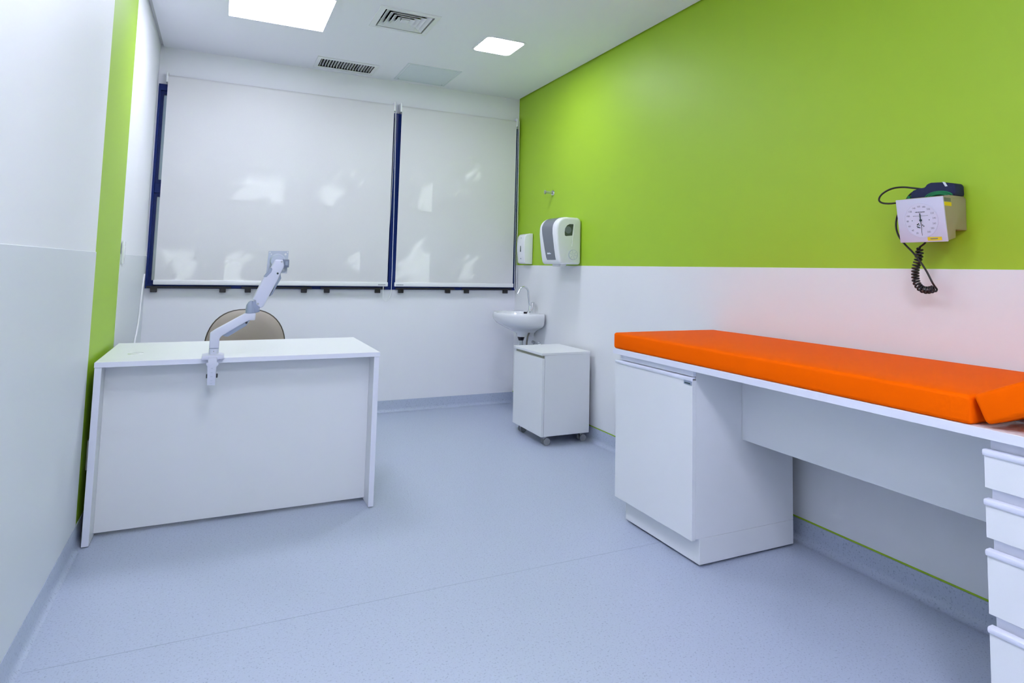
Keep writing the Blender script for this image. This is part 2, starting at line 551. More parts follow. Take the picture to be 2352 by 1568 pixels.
# ================================================================== CEILING FITTINGS
def panel_light(rect, label, mname, rad, frame):
    x0, x1, y0, y1 = rect
    cx, cy, hx, hy = (x0 + x1) / 2, (y0 + y1) / 2, (x1 - x0) / 2, (y1 - y0) / 2
    t = thing('ceiling_light', label, 'ceiling light', (cx, cy, H), 'recessed square panel lights')
    out = rrect(cx, cy, hx + frame, hy + frame, rad + .004)
    inn = rrect(cx, cy, hx - .001, hy - .001, rad)
    mb = MB()
    z0, z1 = H - .004, H + .02
    mb.loft([[(p[0], p[1], H - .0005) for p in out], [(p[0], p[1], z0) for p in out], [(p[0], p[1], z0) for p in inn], [(p[0], p[1], z1) for p in inn]], False, False)
    mb.build('frame', 'ceiling', t)
    m2 = MB()
    zz = z0 + .003
    m2.add([(p[0], p[1], zz) for p in inn], [tuple(reversed(range(len(inn))))])
    m2.build('diffuser', mname, t, smooth=0)
    m3 = MB(); hs = [[(p[0], p[1], z) for p in rrect(cx, cy, hx - .0005, hy - .0005, rad)] for z in (H + .001, H + .07)]
    m3.loft(hs, False, True); m3.build('housing', 'ceiling', t, smooth=0)
    return t
panel_light(LB, 'large square glowing panel light cut by the top edge of the photo', 'light_big', .004, .028)
panel_light(LS, 'small rounded glowing panel light near the green wall', 'light_small', .03, .012)
panel_light(LN, 'unseen large square panel light added overhead, nearer the viewpoint', 'added_near', .004, .028)
panel_light(LR, 'unseen large square panel light added as fill behind the viewpoint', 'added_rear', .004, .028)

def diffuser():
    x0, x1, y0, y1 = DF
    cx, cy = (x0 + x1) / 2, (y0 + y1) / 2
    t = thing('air_diffuser', 'square white ceiling air diffuser with concentric louvres', 'air vent', (cx, cy, H))
    def sq(h, z): return [(cx - h, cy - h, z), (cx + h, cy - h, z), (cx + h, cy + h, z), (cx - h, cy + h, z)]
    mb = MB(); mb.loft([sq(.183, H - .0005), sq(.180, H - .005), sq(.149, H - .007), sq(.149, H + .05)], False, False)
    mb.build('frame', 'plastic', t, smooth=0)
    mb = MB(); mb.loft([sq(.1495, H + .002), sq(.1495, H + .20)], False, True); mb.build('duct', 'void', t, smooth=0)
    for k in range(4):
        s = .140 - .029 * k
        mb = MB()
        mb.loft([sq(s, H - .004), sq(s - .0015, H - .0060), sq(s - .027, H + .012), sq(s - .027, H + .022), sq(s - .0255, H + .022), sq(s - .0255, H + .013), sq(s, H - .004)], False, False)
        mb.build('louvre', 'plastic', t, smooth=0)
    mb = MB(); mb.loft([sq(.022, H + .006), sq(.024, H - .004), sq(.022, H - .006)], True, True); mb.build('core', 'plastic', t, smooth=0)
diffuser()

def grille():
    x0, x1, y0, y1 = GR
    t = thing('air_grille', 'long white slatted air grille in the ceiling by the windows', 'air vent', ((x0 + x1) / 2, (y0 + y1) / 2, H))
    MB().plate((x0 - .027, x1 + .027), (y0 - .04, y1 + .04), [(x0, x1, y0, y1)], 2, H - .005, H - .0002).build('frame', 'plastic', t, smooth=0)
    mb = MB(); mb.loft([[(x0, y0, z), (x1, y0, z), (x1, y1, z), (x0, y1, z)] for z in (H - .001, H + .12)], False, True); mb.build('duct', 'void', t, smooth=0)
    n = 19
    for k in range(n):
        cx = x0 + (k + .55) * (x1 - x0) / n
        tilt = R(-16 + random.uniform(-9, 9))
        m = Matrix.Translation((cx, 0, H + .006)) @ Matrix.Rotation(tilt, 4, 'Y')
        MB().box(-.0012, .0012, y0, y1, -.007, .008, mtx=m).build('slat', 'plastic', t, smooth=0)
grille()

def hatch():
    x0, x1, y0, y1 = 1.175, 1.598, 4.700, 5.165
    t = thing('access_hatch', 'flush square access hatch in the ceiling beside the grille', 'hatch', ((x0 + x1) / 2, (y0 + y1) / 2, H))
    MB().plate((x0, x1), (y0, y1), [(x0 + .012, x1 - .012, y0 + .012, y1 - .012)], 2, H - .003, H + .001).build('frame', 'hatch', t, smooth=0)
    MB().box(x0 + .019, x1 - .019, y0 + .019, y1 - .019, H - .0030, H + .001, .001, 1).build('panel', 'hatch', t, smooth=0)
    for lx in (x0 + .03, x1 - .03):
        MB().cyl((lx, y1 - .035, H - .004), (lx, y1 - .035, H), .006, seg=12).build('latch', 'steel', t)
hatch()

# ================================================================== BLINDS
def blind(x0, x1, label, chain_side, tagx):
    yf = 5.170
    t = thing('roller_blind', label, 'blind', ((x0 + x1) / 2, yf, .99), 'white roller blinds')
    zc, rt = 2.438, .021
    MB().cyl((x0 + .004, yf + rt, zc), (x1 - .004, yf + rt, zc), rt - .001, seg=28).build('roller', 'plastic', t)
    # fabric, a thin sheet that leaves the front of the roller and hangs to the bottom bar
    prof = []
    for i in range(9):
        a = R(60 - 60 * i / 8 * 1.0)
        prof.append((yf + rt - rt * math.cos(a), zc + rt * math.sin(a)))
    for i in range(1, 13):
        s = i / 12
        prof.append((yf + .002 * math.sin(s * 3.1), zc + (1.02 - zc) * s))
    mb = MB()
    nx = 6
    vv = [(x0 + (x1 - x0) * i / nx, y, z) for y, z in prof for i in range(nx + 1)]
    ff = [(r * (nx + 1) + i, (r + 1) * (nx + 1) + i, (r + 1) * (nx + 1) + i + 1, r * (nx + 1) + i + 1) for r in range(len(prof) - 1) for i in range(nx)]
    mb.add(vv, ff)
    mb.build('fabric', 'blind', t, smooth=60)
    b = MB().box(x0 - .006, x1 + .006, yf - .006, yf + .010, .990, 1.024, .005, 2).build('bottom_bar', 'plastic', t)
    mb = MB()
    for k in range(7):
        xx = tagx + k * .0085
        mb.box(xx, xx + .0055, yf - .0068, yf - .0055, 1.000, 1.007)
    mb.build('maker_mark', 'ink', b, smooth=0)
    for bx, sg in ((x0, -1), (x1, 1)):
        MB().box(min(bx, bx + sg * .012), max(bx, bx + sg * .012), yf - .004, YB, zc - .035, zc + .04, .003, 1).build('bracket', 'plastic', t)
    cx = (x1 + .018) if chain_side == 'wide' else (x1 + .026)
    zt = zc
    if chain_side == 'wide':
        pts = [(cx, yf + .02, zt + .018), (cx + .012, yf + .0, 1.7), (cx + .016, yf - .01, 1.0), (cx + .010, yf - .02, .93), (cx - .010, yf - .025, .88), (cx - .03, yf - .025, .868), (cx - .05, yf - .02, .89), (cx - .052, yf - .015, .95), (cx - .040, yf + .020, 1.05), (cx - .004, yf + .028, 1.6), (cx, yf + .03, zt)]
    else:
        pts = [(cx, yf + .005, zt + .018), (cx + .002, yf - .01, 1.5), (cx + .002, yf - .015, 1.0), (cx - .002, yf - .012, .965), (cx - .008, yf - .008, .965), (cx - .010, yf, 1.0), (cx - .006, yf + .025, 1.6), (cx, yf + .03, zt)]
    MB().tube(pts, .0022, 8, smooth=2).build('chain', 'plastic', t)
    return t
blind(-.398, 1.191, 'wider white roller blind pulled down behind the desk', 'wide', 1.120)
blind(1.254, 2.277, 'narrower white roller blind pulled down next to the green wall', 'narrow', 1.262)

# ================================================================== DESK
def desk():
    x0, x1, yf, yb, zt = -.437, .720, 3.212, 3.915, .733
    t = thing('desk', 'white laminate desk with a full front panel by the left wall', 'desk', ((x0 + x1) / 2, (yf + yb) / 2, 0))
    top = MB().box(x0, x1, yf, yb, zt - .022, zt, .0015, 1).build('desk_top', 'laminate', t)
    # thin edge band on the top's front
    MB().box(x0, x1, yf - .0006, yf + .0005, zt - .0212, zt - .0008).build('edge_band', 'edge', top, smooth=0)
    for a in (x0 + .001, x1 - .027):
        l = MB().box(a, a + .025, yf + .004, yb - .05, 0.004, zt - .022, .001, 1).build('side_panel', 'laminate', t)
        MB().box(a + .0004, a + .0246, yf + .0034, yf + .0045, 0.005, zt - .023).build('edge_band', 'edge', l, smooth=0)
        for yy in (yf + .08, yb - .15):
            MB().cyl((a + .0125, yy, 0), (a + .0125, yy, .006), .010, seg=14).build('foot', 'black', l)
    MB().box(x0 + .026, x1 - .027, yf + .105, yf + .123, .018, zt - .022, .001, 1).build('front_panel', 'laminate', t)
    g = MB()
    g.cyl((-.318, 3.463, zt), (-.318, 3.463, zt + .0035), .032, .030, seg=32)
    g.cyl((-.318, 3.463, zt + .0035), (-.318, 3.463, zt + .0042), .022, seg=24)
    g.build('cable_grommet', 'plastic', t)
desk()

def monitor_arm():
    yc = 3.235
    t = thing('monitor_arm', 'pale grey jointed monitor arm clamped to the desk edge, holding no monitor', 'monitor arm', (-.004, yc, .733))
    w = .020
    base = MB().prism([(-.050, .7335), (-.050, .744), (-.025, .748), (.013, .750), (.037, .744), (.037, .7335)], 1, 3.190, 3.290, .002).build('clamp_plate', 'armwhite', t)
    MB().prism([(-.050, .729), (-.050, .745), (-.025, .748), (.013, .749), (.037, .745), (.037, .730)], 1, 3.186, 3.2105, .002).build('clamp_lip', 'armwhite', base)
    st = MB().prism([(-.025, .739), (.010, .739), (.011, .718), (.017, .714), (.016, .707), (.009, .700), (.008, .621), (-.023, .623), (-.026, .704), (-.031, .709), (-.031, .717), (-.024, .719)], 1, 3.176, 3.188, .002).build('clamp_strap', 'armwhite', t)
    mb = MB()
    for zz in (.695, .676, .659, .642, .630):
        mb.box(-.0115, -.0035, 3.1752, 3.1765, zz - .0012, zz + .0012)
    mb.build('ratchet_marks', 'armplate', st, smooth=0)
    MB().box(-.020, .006, 3.188, 3.245, .650, .668, .002).build('clamp_jaw', 'armgrey', st)
    MB().cyl((-.007, 3.230, .668), (-.007, 3.230, .7105), .006, seg=14).build('clamp_screw', 'steel', st)
    for xx in (-.0285, .0100):
        MB().box(xx, xx + .006, 3.177, 3.190, .653, .670, .0015, 1).build('side_screw', 'black', st)
    # post and lower arm
    p = MB()
    p.loft([[(-.0045 + .020 * math.cos(a), yc + .020 * math.sin(a), z) for a in [2 * math.pi * i / 28 for i in range(28)]] for z in (.748, .772)])
    p.build('post', 'armwhite', t)
    r = MB(); r.cyl((-.0045, yc, .771), (-.0045, yc, .7745), .0192, seg=28); r.build('swivel_ring', 'armgrey', t)
    s = MB(); s.cyl((-.005, yc - .0215, .762), (-.005, yc - .019, .762), .0025, seg=10); s.build('post_screw', 'steel', t)
    low = MB().prism([(-.024, .841), (-.003, .856), (.112, .925), (.156, .927), (.155, .894), (.129, .894), (.024, .828), (.015, .817), (.015, .774), (-.024, .774)], 1, yc - w, yc + w, .005, 3).build('lower_arm', 'armwhite', t)
    MB().prism([(.027, .835), (.114, .889), (.133, .892), (.119, .870), (.047, .823), (.030, .826)], 1, yc - .014, yc + .014, .002).build('cable_cover', 'armgrey', low)
    MB().cyl((.119, yc - .016, .884), (.119, yc - .010, .884), .005, seg=14).build('cover_screw', 'black', low)
    # elbow joint: vertical knuckle
    el = MB()
    el.loft([[(.1345 + rr * math.cos(a), yc + rr * math.sin(a), z) for a in [2 * math.pi * i / 28 for i in range(28)]] for z, rr in ((.926, .0215), (.945, .0215), (.962, .019), (.975, .012), (.981, .004))])
    el.build('elbow', 'armgrey', t)
    MB().prism([(.136, .927), (.156, .927), (.172, .932), (.171, .950), (.153, .980), (.140, .978)], 1, yc - .017, yc + .017, .002).build('elbow_yoke', 'armgrey', t)
    up = MB().prism([(.137, .985), (.182, 1.091), (.209, 1.135), (.225, 1.169), (.259, 1.168), (.265, 1.141), (.237, 1.068), (.201, .991), (.187, .957), (.174, .948), (.154, .964), (.152, .982)], 1, yc - .024, yc + .024, .006, 3).build('upper_arm', 'armwhite', t)
    MB().prism([(.180, 1.090), (.2075, 1.133), (.214, 1.126), (.210, 1.111), (.191, 1.089)], 1, yc - .0255, yc + .0255, .001, 1).build('insert', 'armgrey', up)
    MB().prism([(.237, 1.070), (.251, 1.104), (.255, 1.083), (.240, 1.053), (.234, 1.039), (.222, 1.010), (.209, 1.000)], 1, yc - .012, yc + .018, .002).build('cable_clip', 'armgrey', up)
    for xx, zz, rr in ((.252, 1.160, .0045), (.162, .968, .0045), (.168, .944, .0035)):
        MB().cyl((xx, yc - .0255, zz), (xx, yc - .022, zz), rr, seg=14).build('pivot_screw', 'steel', up)
    MB().cyl((.2375, yc - .0256, 1.106), (.2375, yc - .022, 1.106), .0045, seg=14).build('cable_hole', 'inkblack', up)
    # tilt head and mounting plate
    yh = yc + .034
    MB().cyl((.238, yc + .0, 1.163), (.238, yh, 1.163), .030, .034, seg=32).build('tilt_head', 'armplate', t)
    MB().box(.259, .285, yc - .018, yc + .020, 1.134, 1.171, .003).build('tilt_block', 'blockgrey', t)
    k = MB().box(.268, .281, yc - .0195, yc - .016, 1.143, 1.163, .002, 1)
    k.build('tension_knob', 'armgrey', t)
    pl = MB().prism([(.198, 1.209), (.285, 1.211), (.282, 1.106), (.192, 1.108)], 1, yh, yh + .003, .001, 1).build('mounting_plate', 'armplate', t)
    for xx, zz, rr in ((.204, 1.203, .003), (.280, 1.205, .003), (.2715, 1.195, .005), (.210, 1.194, .003), (.266, 1.122, .005), (.277, 1.112, .003)):
        MB().cyl((xx, yh - .0008, zz), (xx, yh + .001, zz), rr, seg=14).build('plate_hole', 'plastic', pl)
monitor_arm()

# ================================================================== CHAIR behind the desk
def chair():
    cx, cy = .165, 4.22
    t = thing('office_chair', 'beige padded office chair with dark piping behind the desk', 'chair', (cx, cy, 0))
    # backrest: rounded shield, gently curved
    yb = cy + .21
    def outline(s, n=48):
        pts = []
        for i in range(n):
            a = 2 * math.pi * i / n
            ca, sa = math.cos(a), math.sin(a)
            ex = .225 * s * (1 if ca >= 0 else -1) * abs(ca) ** .80
            ez = (.225 * (sa if sa > 0 else 0) ** .95 if sa > 0 else -.25 * (-sa) ** .55) * s
            pts.append((ex, ez))
        return pts
    zc = .640
    def ring(s, dy):
        return [(cx + x, yb + dy + .55 * x * x * -1.0 + .10 * (z / .4) * .4, zc + z) for x, z in outline(s)]
    mb = MB(); mb.loft([ring(.0 + .30, -.030), ring(.75, -.027), ring(.92, -.018), ring(.985, -.004)], True, True)
    back = mb.build('backrest', 'beige', t, smooth=60)
    mb = MB(); mb.tube(ring(.99, 0) + [ring(.99, 0)[0]], .005, 8); mb.build('piping', 'piping', back)
    mb = MB(); mb.loft([ring(.985, .004), ring(.96, .022), ring(.5, .032)], True, True); mb.build('back_shell', 'piping', back, smooth=60)
    # seat
    def sring(s, z): return [(cx + .245 * s * (1 if math.cos(a) > 0 else -1) * abs(math.cos(a)) ** .6, cy - .03 + .235 * s * (1 if math.sin(a) > 0 else -1) * abs(math.sin(a)) ** .6, z) for a in [2 * math.pi * i / 40 for i in range(40)]]
    seat = MB().loft([sring(.93, .405), sring(1.0, .425), sring(1.0, .455), sring(.94, .475), sring(.5, .482)]).build('seat', 'beige', t, smooth=60)
    sr = sring(1.004, .43)
    MB().tube(sr + [sr[0]], .005, 8).build('piping', 'piping', seat)
    MB().tube([(cx, cy + .05, .395), (cx, cy + .22, .39), (cx, cy + .265, .43), (cx, cy + .262, .62)], .018, 12, smooth=2).build('back_support', 'black', t)
    MB().box(cx - .09, cx + .09, cy - .12, cy + .09, .375, .405, .006).build('seat_plate', 'black', t)
    c = MB(); c.cyl((cx, cy, .10), (cx, cy, .26), .026); c.cyl((cx, cy, .26), (cx, cy, .376), .014); c.build('gas_column', 'steel', t)
    hub = MB(); hub.cyl((cx, cy, .075), (cx, cy, .125), .045, .035, 24); hub.build('hub', 'black', t)
    for k in range(5):
        a = R(72 * k + 18)
        d = Vector((math.cos(a), math.sin(a), 0))
        c0 = Vector((cx, cy, 0))
        leg = MB().tube([c0 + d * .03 + Vector((0, 0, .105)), c0 + d * .16 + Vector((0, 0, .095)), c0 + d * .27 + Vector((0, 0, .072))], lambda u: .020 - .006 * u, 10).build('base_leg', 'black', t)
        e = c0 + d * .27
        n = Vector((-d.y, d.x, 0))
        w = MB()
        for sg in (-1, 1):
            w.cyl(e + n * (sg * .006) + Vector((0, 0, .027)), e + n * (sg * .024) + Vector((0, 0, .027)), .027, seg=20)
        w.cyl(e + Vector((0, 0, .03)), e + Vector((0, 0, .075)), .007)
        w.build('castor', 'black', leg)
chair()

# ================================================================== WASH BASIN in the far corner
def basin():
    cy, xw = 4.835, XR - .003
    cx = 2.225
    t = thing('wash_basin', 'small white ceramic wall-hung wash basin in the far corner', 'basin', (cx, cy, .60))
    n = 48
    def outline(s, z, sx=None):
        sx = s if sx is None else sx
        pts = []
        for i in range(n):
            a = 2 * math.pi * i / n
            ca, sa = math.cos(a), math.sin(a)
            x = cx + (xw - cx) * (1 if ca > 0 else 0) * min(1, abs(ca) ** .25) if ca > 0 else cx + .232 * sx * ca
            y = cy + .262 * s * (1 if sa > 0 else -1) * abs(sa) ** .85
            if ca > 0: x = cx + (xw - cx) * min(1.0, ca ** .22)
            pts.append((x, y, z))
        return pts
    mb = MB()
    mb.loft([outline(.98, .800), outline(1.0, .795), outline(1.0, .778), outline(.985, .745), outline(.955, .715, .86), outline(.90, .700, .76), outline(.70, .682, .62), outline(.42, .660, .44), outline(.20, .635, .22), outline(.16, .605, .18)], False, True)
    # inner bowl
    def bowl(s, z):
        return [(cx - .045 + .165 * s * math.cos(2 * math.pi * i / n), cy + .205 * s * math.sin(2 * math.pi * i / n), z) for i in range(n)]
    mb.loft([outline(.98, .800), bowl(1.0, .796), bowl(.95, .775), bowl(.75, .725), bowl(.40, .700), bowl(.10, .695)], False, True)
    mb.build('bowl', 'ceramic', t, smooth=50)
    # drain stopper on the rim, trap and pipes below
    MB().cyl((2.195, 4.72, .798), (2.195, 4.72, .812), .014, seg=20).build('stopper', 'black', t)
    MB().cyl((cx - .045, cy, .694), (cx - .045, cy, .699), .024, seg=24).build('drain', 'chrome', t)
    tr = MB(); tr.cyl((2.215, cy, .575), (2.215, cy, .612), .020, .033, 20); tr.build('trap_nut', 'black', t)
    tr = MB(); tr.cyl((2.215, cy, .43), (2.215, cy, .577), .019, seg=20)
    tr.build('trap_body', 'chrome', t)
    MB().tube([(2.215, cy, .45), (2.215, cy, .40), (2.25, cy, .385), (2.30, cy, .40), (XR, cy, .41)], .014, 12, smooth=2).build('waste_pipe', 'chrome', t)
    MB().tube([(2.275, cy - .06, .69), (2.262, cy - .06, .65), (2.245, cy - .055, .60), (2.24, cy - .05, .53), (2.26, cy - .07, .46), (2.30, cy - .10, .44)], .007, 10, smooth=3).build('supply_hose', 'hose', t)
basin()

def tap():
    bx, by, z0 = 2.268, 4.79, .800
    t = thing('tap', 'tall chrome gooseneck tap standing on the wash basin', 'tap', (bx, by, z0))
    MB().cyl((bx, by, z0), (bx, by, z0 + .012), .026, .022, 24).build('base', 'chrome', t)
    MB().cyl((bx, by, z0 + .012), (bx, by, z0 + .055), .017, .014, 20).build('body', 'chrome', t)
    pts = [(bx - .004, by, z0 + .05), (bx - .012, by, z0 + .10), (bx - .018, by, z0 + .155)]
    for i in range(0, 13):
        a = R(0 + 150 * i / 12)
        pts.append((bx - .060 + .042 * math.cos(a), by, z0 + .160 + .046 * math.sin(a)))
    pts.append((pts[-1][0] - .012, by, pts[-1][2] - .022))
    MB().tube(pts, .0085, 14, smooth=1).build('spout', 'chrome', t)
    e = Vector(pts[-1])
    MB().cyl(e + Vector((.009, 0, .017)), e + Vector((-.004, 0, -.010)), .0105, seg=16).build('aerator', 'chrome', t)
    h = MB(); h.cyl((bx + .012, by - .004, z0 + .02), (bx + .020, by - .006, z0 + .075), .012, .010, 16); h.box(bx + .010, bx + .034, by - .016, by + .004, z0 + .072, z0 + .084, .003)
    h.build('lever', 'chrome', t)
tap()

def stop_valve():
    t = thing('stop_valve', 'small chrome stop valve on the wall under the wash basin', 'valve', (XR, 4.712, .552))
    m = MB(); m.cyl((XR - .002, 4.712, .552), (XR - .010, 4.712, .552), .022, .020, 20); m.build('rosette', 'chrome', t)
    m = MB(); m.cyl((XR - .008, 4.712, .552), (XR - .055, 4.712, .552), .009); m.cyl((XR - .045, 4.712, .542), (XR - .045, 4.712, .575), .010); m.build('body', 'chrome', t)
    m = MB(); m.cyl((XR - .052, 4.712, .567), (XR - .070, 4.712, .578), .012, .010, 12); m.build('handle', 'steel', t)
stop_valve()

# ================================================================== WALL DISPENSERS AND HOOK
def towel_dispenser():
    y0, y1 = 4.068, 4.350
    t = thing('towel_dispenser', 'white paper towel dispenser with a curved grey front strip', 'dispenser', (XR, (y0 + y1) / 2, 1.19))
    def profile(off=0.0):
        P = [(2.324, 1.192), (2.165, 1.190), (2.148, 1.198)]
        P += [(2.140, 1.240), (2.131, 1.300), (2.124, 1.360), (2.119, 1.410), (2.120, 1.445)]
        for i in range(1, 9):
            a = R(90 * i / 8)
            P.append((2.120 + .085 * (1 - math.cos(a)), 1.445 + .085 * math.sin(a)))
        P += [(2.295, 1.529), (2.318, 1.520), (2.324, 1.500)]
        return P
    mb = MB(); mb.prism(profile(), 1, y0, y1, .020, 4); sh = mb.build('shell', 'plastic', t, smooth=50)
    # grey strip following the front
    P = profile()[3:-3]
    P = [(2.1435, 1.222)] + P
    mb = MB(); rings = []
    for i, (x, z) in enumerate(P):
        a = P[max(0, i - 1)]; b = P[min(len(P) - 1, i + 1)]
        d = Vector((b[0] - a[0], 0, b[1] - a[1])).normalized(); nrm = Vector((-d.z, 0, d.x))
        o = Vector((x, 0, z)) + nrm * .0022; q = Vector((x, 0, z)) - nrm * .004
        u = i / (len(P) - 1)
        ya, yb_ = 4.113 + .018 * min(1, u / .4), 4.248 + .052 * min(1, u / .4)
        rings.append([(o.x, ya, o.z), (o.x, yb_, o.z), (q.x, yb_, q.z), (q.x, ya, q.z)])
    mb.loft(rings); st = mb.build('front_strip', 'dispgrey', t, smooth=50)
    mb = MB()
    for k, (w, h) in enumerate(((.010, .012), (.008, .008), (.012, .012), (.008, .008), (.008, .008))):
        yy = 4.225 - k * .012
        mb.box(2.1305, 2.1345, yy - w / 2, yy + w / 2, 1.262, 1.262 + h, .001, 1)
    mb.build('maker_mark', 'tape', st)
    # viewing window, rib and round badge on the near side
    pts = [(2.188, 1.397), (2.186, 1.42), (2.190, 1.448), (2.204, 1.468), (2.224, 1.479), (2.258, 1.480), (2.248, 1.398), (2.196, 1.392)]
    MB().prism(pts, 1, y0 - .0012, y0 + .004, .0005, 1).build('viewing_window', 'dispwin', t)
    MB().cyl((2.214, y0 - .0016, 1.437), (2.214, y0, 1.437), .026, seg=24).build('paper_core', 'dispgrey', t)
    MB().prism([(2.258, 1.482), (2.276, 1.482), (2.252, 1.320), (2.246, 1.320)], 1, y0 - .0025, y0 + .004, .001, 1).build('side_rib', 'plastic', sh)
    bd = MB(); bd.cyl((2.257, y0 - .005, 1.260), (2.257, y0 + .002, 1.260), .034, .036, 40)
    bd = bd.build('badge', 'plastic', t)
    r = MB()
    for k in range(6):
        a = R(60 * k + 15)
        m = Matrix.Translation((2.257, y0 - .0055, 1.260)) @ Matrix.Rotation(a, 4, 'Y')
        r.box(.006, .032, -.0008, .0008, -.0012, .0012, mtx=m)
    n_ = 40
    r.loft([[(2.257 + rr * math.cos(2 * math.pi * i / n_), yy, 1.260 + rr * math.sin(2 * math.pi * i / n_)) for i in range(n_)] for rr, yy in ((.0365, y0 + .001), (.0365, y0 - .006), (.0335, y0 - .006), (.0335, y0 - .004))], False, False)
    r.build('badge_ribs', 'armplate', bd, smooth=0)
    MB().box(2.20, 2.25, 4.15, 4.28, 1.176, 1.193, .004).build('tear_bar', 'plastic', t)
towel_dispenser()

def soap_dispenser():
    y0, y1 = 4.878, 5.020
    t = thing('soap_dispenser', 'white wall soap dispenser beside the blind above the basin', 'dispenser', (XR, (y0 + y1) / 2, 1.193))
    P = [(2.324, 1.193), (2.262, 1.196), (2.252, 1.205), (2.244, 1.30), (2.242, 1.36), (2.248, 1.420), (2.262, 1.440), (2.290, 1.447), (2.324, 1.449)]
    MB().prism(P, 1, y0, y1, .014, 3).build('shell', 'plastic', t, smooth=50)
    MB().prism([(2.2405, 1.295), (2.2425, 1.345), (2.250, 1.345), (2.250, 1.295)], 1, 4.942, 4.956, .001, 1).build('level_slot', 'inkblack', t)
    for z in (1.238, 1.410):
        MB().cyl((2.2405 + (.006 if z > 1.4 else .004), 4.949, z), (2.252, 4.949, z), .005, seg=14).build('lock', 'armgrey', t)
soap_dispenser()

def hook():
    t = thing('wall_hook', 'small clear wall hook on the green wall above the towel dispenser', 'hook', (XR, 4.535, 1.757))
    MB().cyl((XR - .001, 4.535, 1.757), (XR - .009, 4.535, 1.757), .022, .019, 28).build('rosette', 'chrome', t)
    MB().cyl((XR - .008, 4.535, 1.757), (XR - .062, 4.545, 1.759), .011, .012, 20).build('peg', 'acrylic', t)
    MB().cyl((XR - .062, 4.545, 1.759), (XR - .070, 4.546, 1.759), .017, .016, 24).build('knob', 'acrylic', t)
hook()

# switch plates on the left wall
def switch_plate(label, y0, y1, z0, z1, rocker):
    t = thing('switch_plate', label, 'switch', (XL, (y0 + y1) / 2, z0), 'white electrical plates on the left wall')
    MB().box(XL + .0028, XL + .012, y0, y1, z0, z1, .003).build('plate', 'plastic', t)
    cy, cz = (y0 + y1) / 2, (z0 + z1) / 2
    MB().box(XL + .011, XL + .016, cy - .012, cy + .012, cz - .030, cz + .030, .002).build(rocker, 'plastic', t)
switch_plate('white switch plate at the right edge of the green stripe', 3.948, 4.022, 1.132, 1.250, 'rocker')
switch_plate('low white socket plate hidden beside the desk on the green stripe', 3.335, 3.410, .272, .395, 'socket')

mb = MB(); mb.tube([(XL + .006, 5.13, 1.06), (XL + .009, 5.078, 1.031), (XL + .009, 5.026, .947), (XL + .009, 4.991, .880), (XL + .009, 4.965, .790), (XL + .009, 4.885, .705), (XL + .009, 4.795, .648), (XL + .010, 4.70, .50), (XL + .012, 4.60, .30)], .0055, 10, smooth=2)
tag(mb.build('cable', 'plastic', loc=(XL, 4.6, .30)), 'white cable trailing down the left wall from the window corner', 'cable')

# ================================================================== MOBILE PEDESTAL
def pedestal():
    x0, x1, y0, y1, z0, z1 = 1.926, 2.289, 3.859, 4.315, .062, .602
    t = thing('mobile_pedestal', 'white mobile cabinet on castors in front of the wash basin', 'cabinet', ((x0 + x1) / 2, (y0 + y1) / 2, 0))
    MB().box(x0 + .020, x1, y0 + .001, y1 - .001, z0, z1 - .017, .001, 1).build('body', 'laminate', t)
    tp = MB().box(x0 - .004, x1 + .002, y0 - .002, y1 + .002, z1 - .017, z1, .0015, 1).build('top_board', 'laminate', t)
    MB().box(x0 + .012, x0 + .0205, y0 + .012, y1 - .012, z1 - .040, z1 - .0172).build('grip_recess', 'slotedge', t, smooth=0)
    MB().box(x0, x0 + .018, y0, y1, z0, z1 - .036, .0015, 1).build('door', 'laminate', t)
    for cx in (x0 + .045, x1 - .045):
        for cy in (y0 + .045, y1 - .045):
            c = MB()
            c.box(cx - .020, cx + .020, cy - .020, cy + .020, z0 - .003, z0 + .0005)
            c.prism([(cx - .012, z0 - .003), (cx + .012, z0 - .003), (cx + .016, .022), (cx + .004, .018)], 1, cy - .014, cy + .014, .001, 1)
            c = c.build('castor', 'steel', t)
            for sg in (-1, 1):
                MB().cyl((cx + .012, cy + sg * .0145, .0235), (cx + .012, cy + sg * .0235, .0235), .0235, seg=24).build('wheel', 'castor', c)
pedestal()

# ================================================================== EXAMINATION BENCH
def handle_lip(parent, xf, y0, y1, zt):
    mb = MB()
    P = [(xf - .004, zt - .014), (xf - .007, zt - .008), (xf - .006, zt - .002), (xf - .002, zt), (xf + .014, zt), (xf + .014, zt - .003), (xf + .001, zt - .004), (xf + .001, zt - .014)]
    mb.prism(P, 1, y0, y1)
    return mb.build('handle', 'edge', parent, smooth=40)

def bench_cabinet():
    xf, y0, y1 = 1.703, 2.074, 2.628
    t = thing('bench_cabinet', 'white one-door base cabinet under the foot end of the orange couch', 'cabinet', (1.98, 2.35, 0))
    MB().box(1.722, 2.250, y0 + .001, y1 - .001, .110, .7615, .001, 1).build('body', 'laminate', t)
    pl = MB().box(1.742, 2.250, y0 + .001, 2.592, .010, .1095, .001, 1).build('plinth', 'laminate', t)
    for fx in (1.79, 2.20):
        for fy in (2.11, 2.55):
            MB().cyl((fx, fy, 0), (fx, fy, .0105), .014, .010, 14).build('foot', 'black', pl)
    d = MB().box(xf, 1.7215, y0, y1, .106, .722, .0012, 1).build('door', 'laminate', t)
    handle_lip(d, xf, y0 - .001, y1, .734)
    MB().box(xf - .0035, xf + .001, 2.077, 2.124, .704, .721, .001, 1).build('lock_tab', 'armgrey', d)
    MB().box(xf - .004, xf - .003, 2.083, 2.118, .7075, .7125).build('lock_mark', 'inkblack', d, smooth=0)
    MB().box(1.708, 1.722, y0 + .001, y1 - .03, .738, .7612).build('top_rail', 'edge', t, smooth=0)
bench_cabinet()

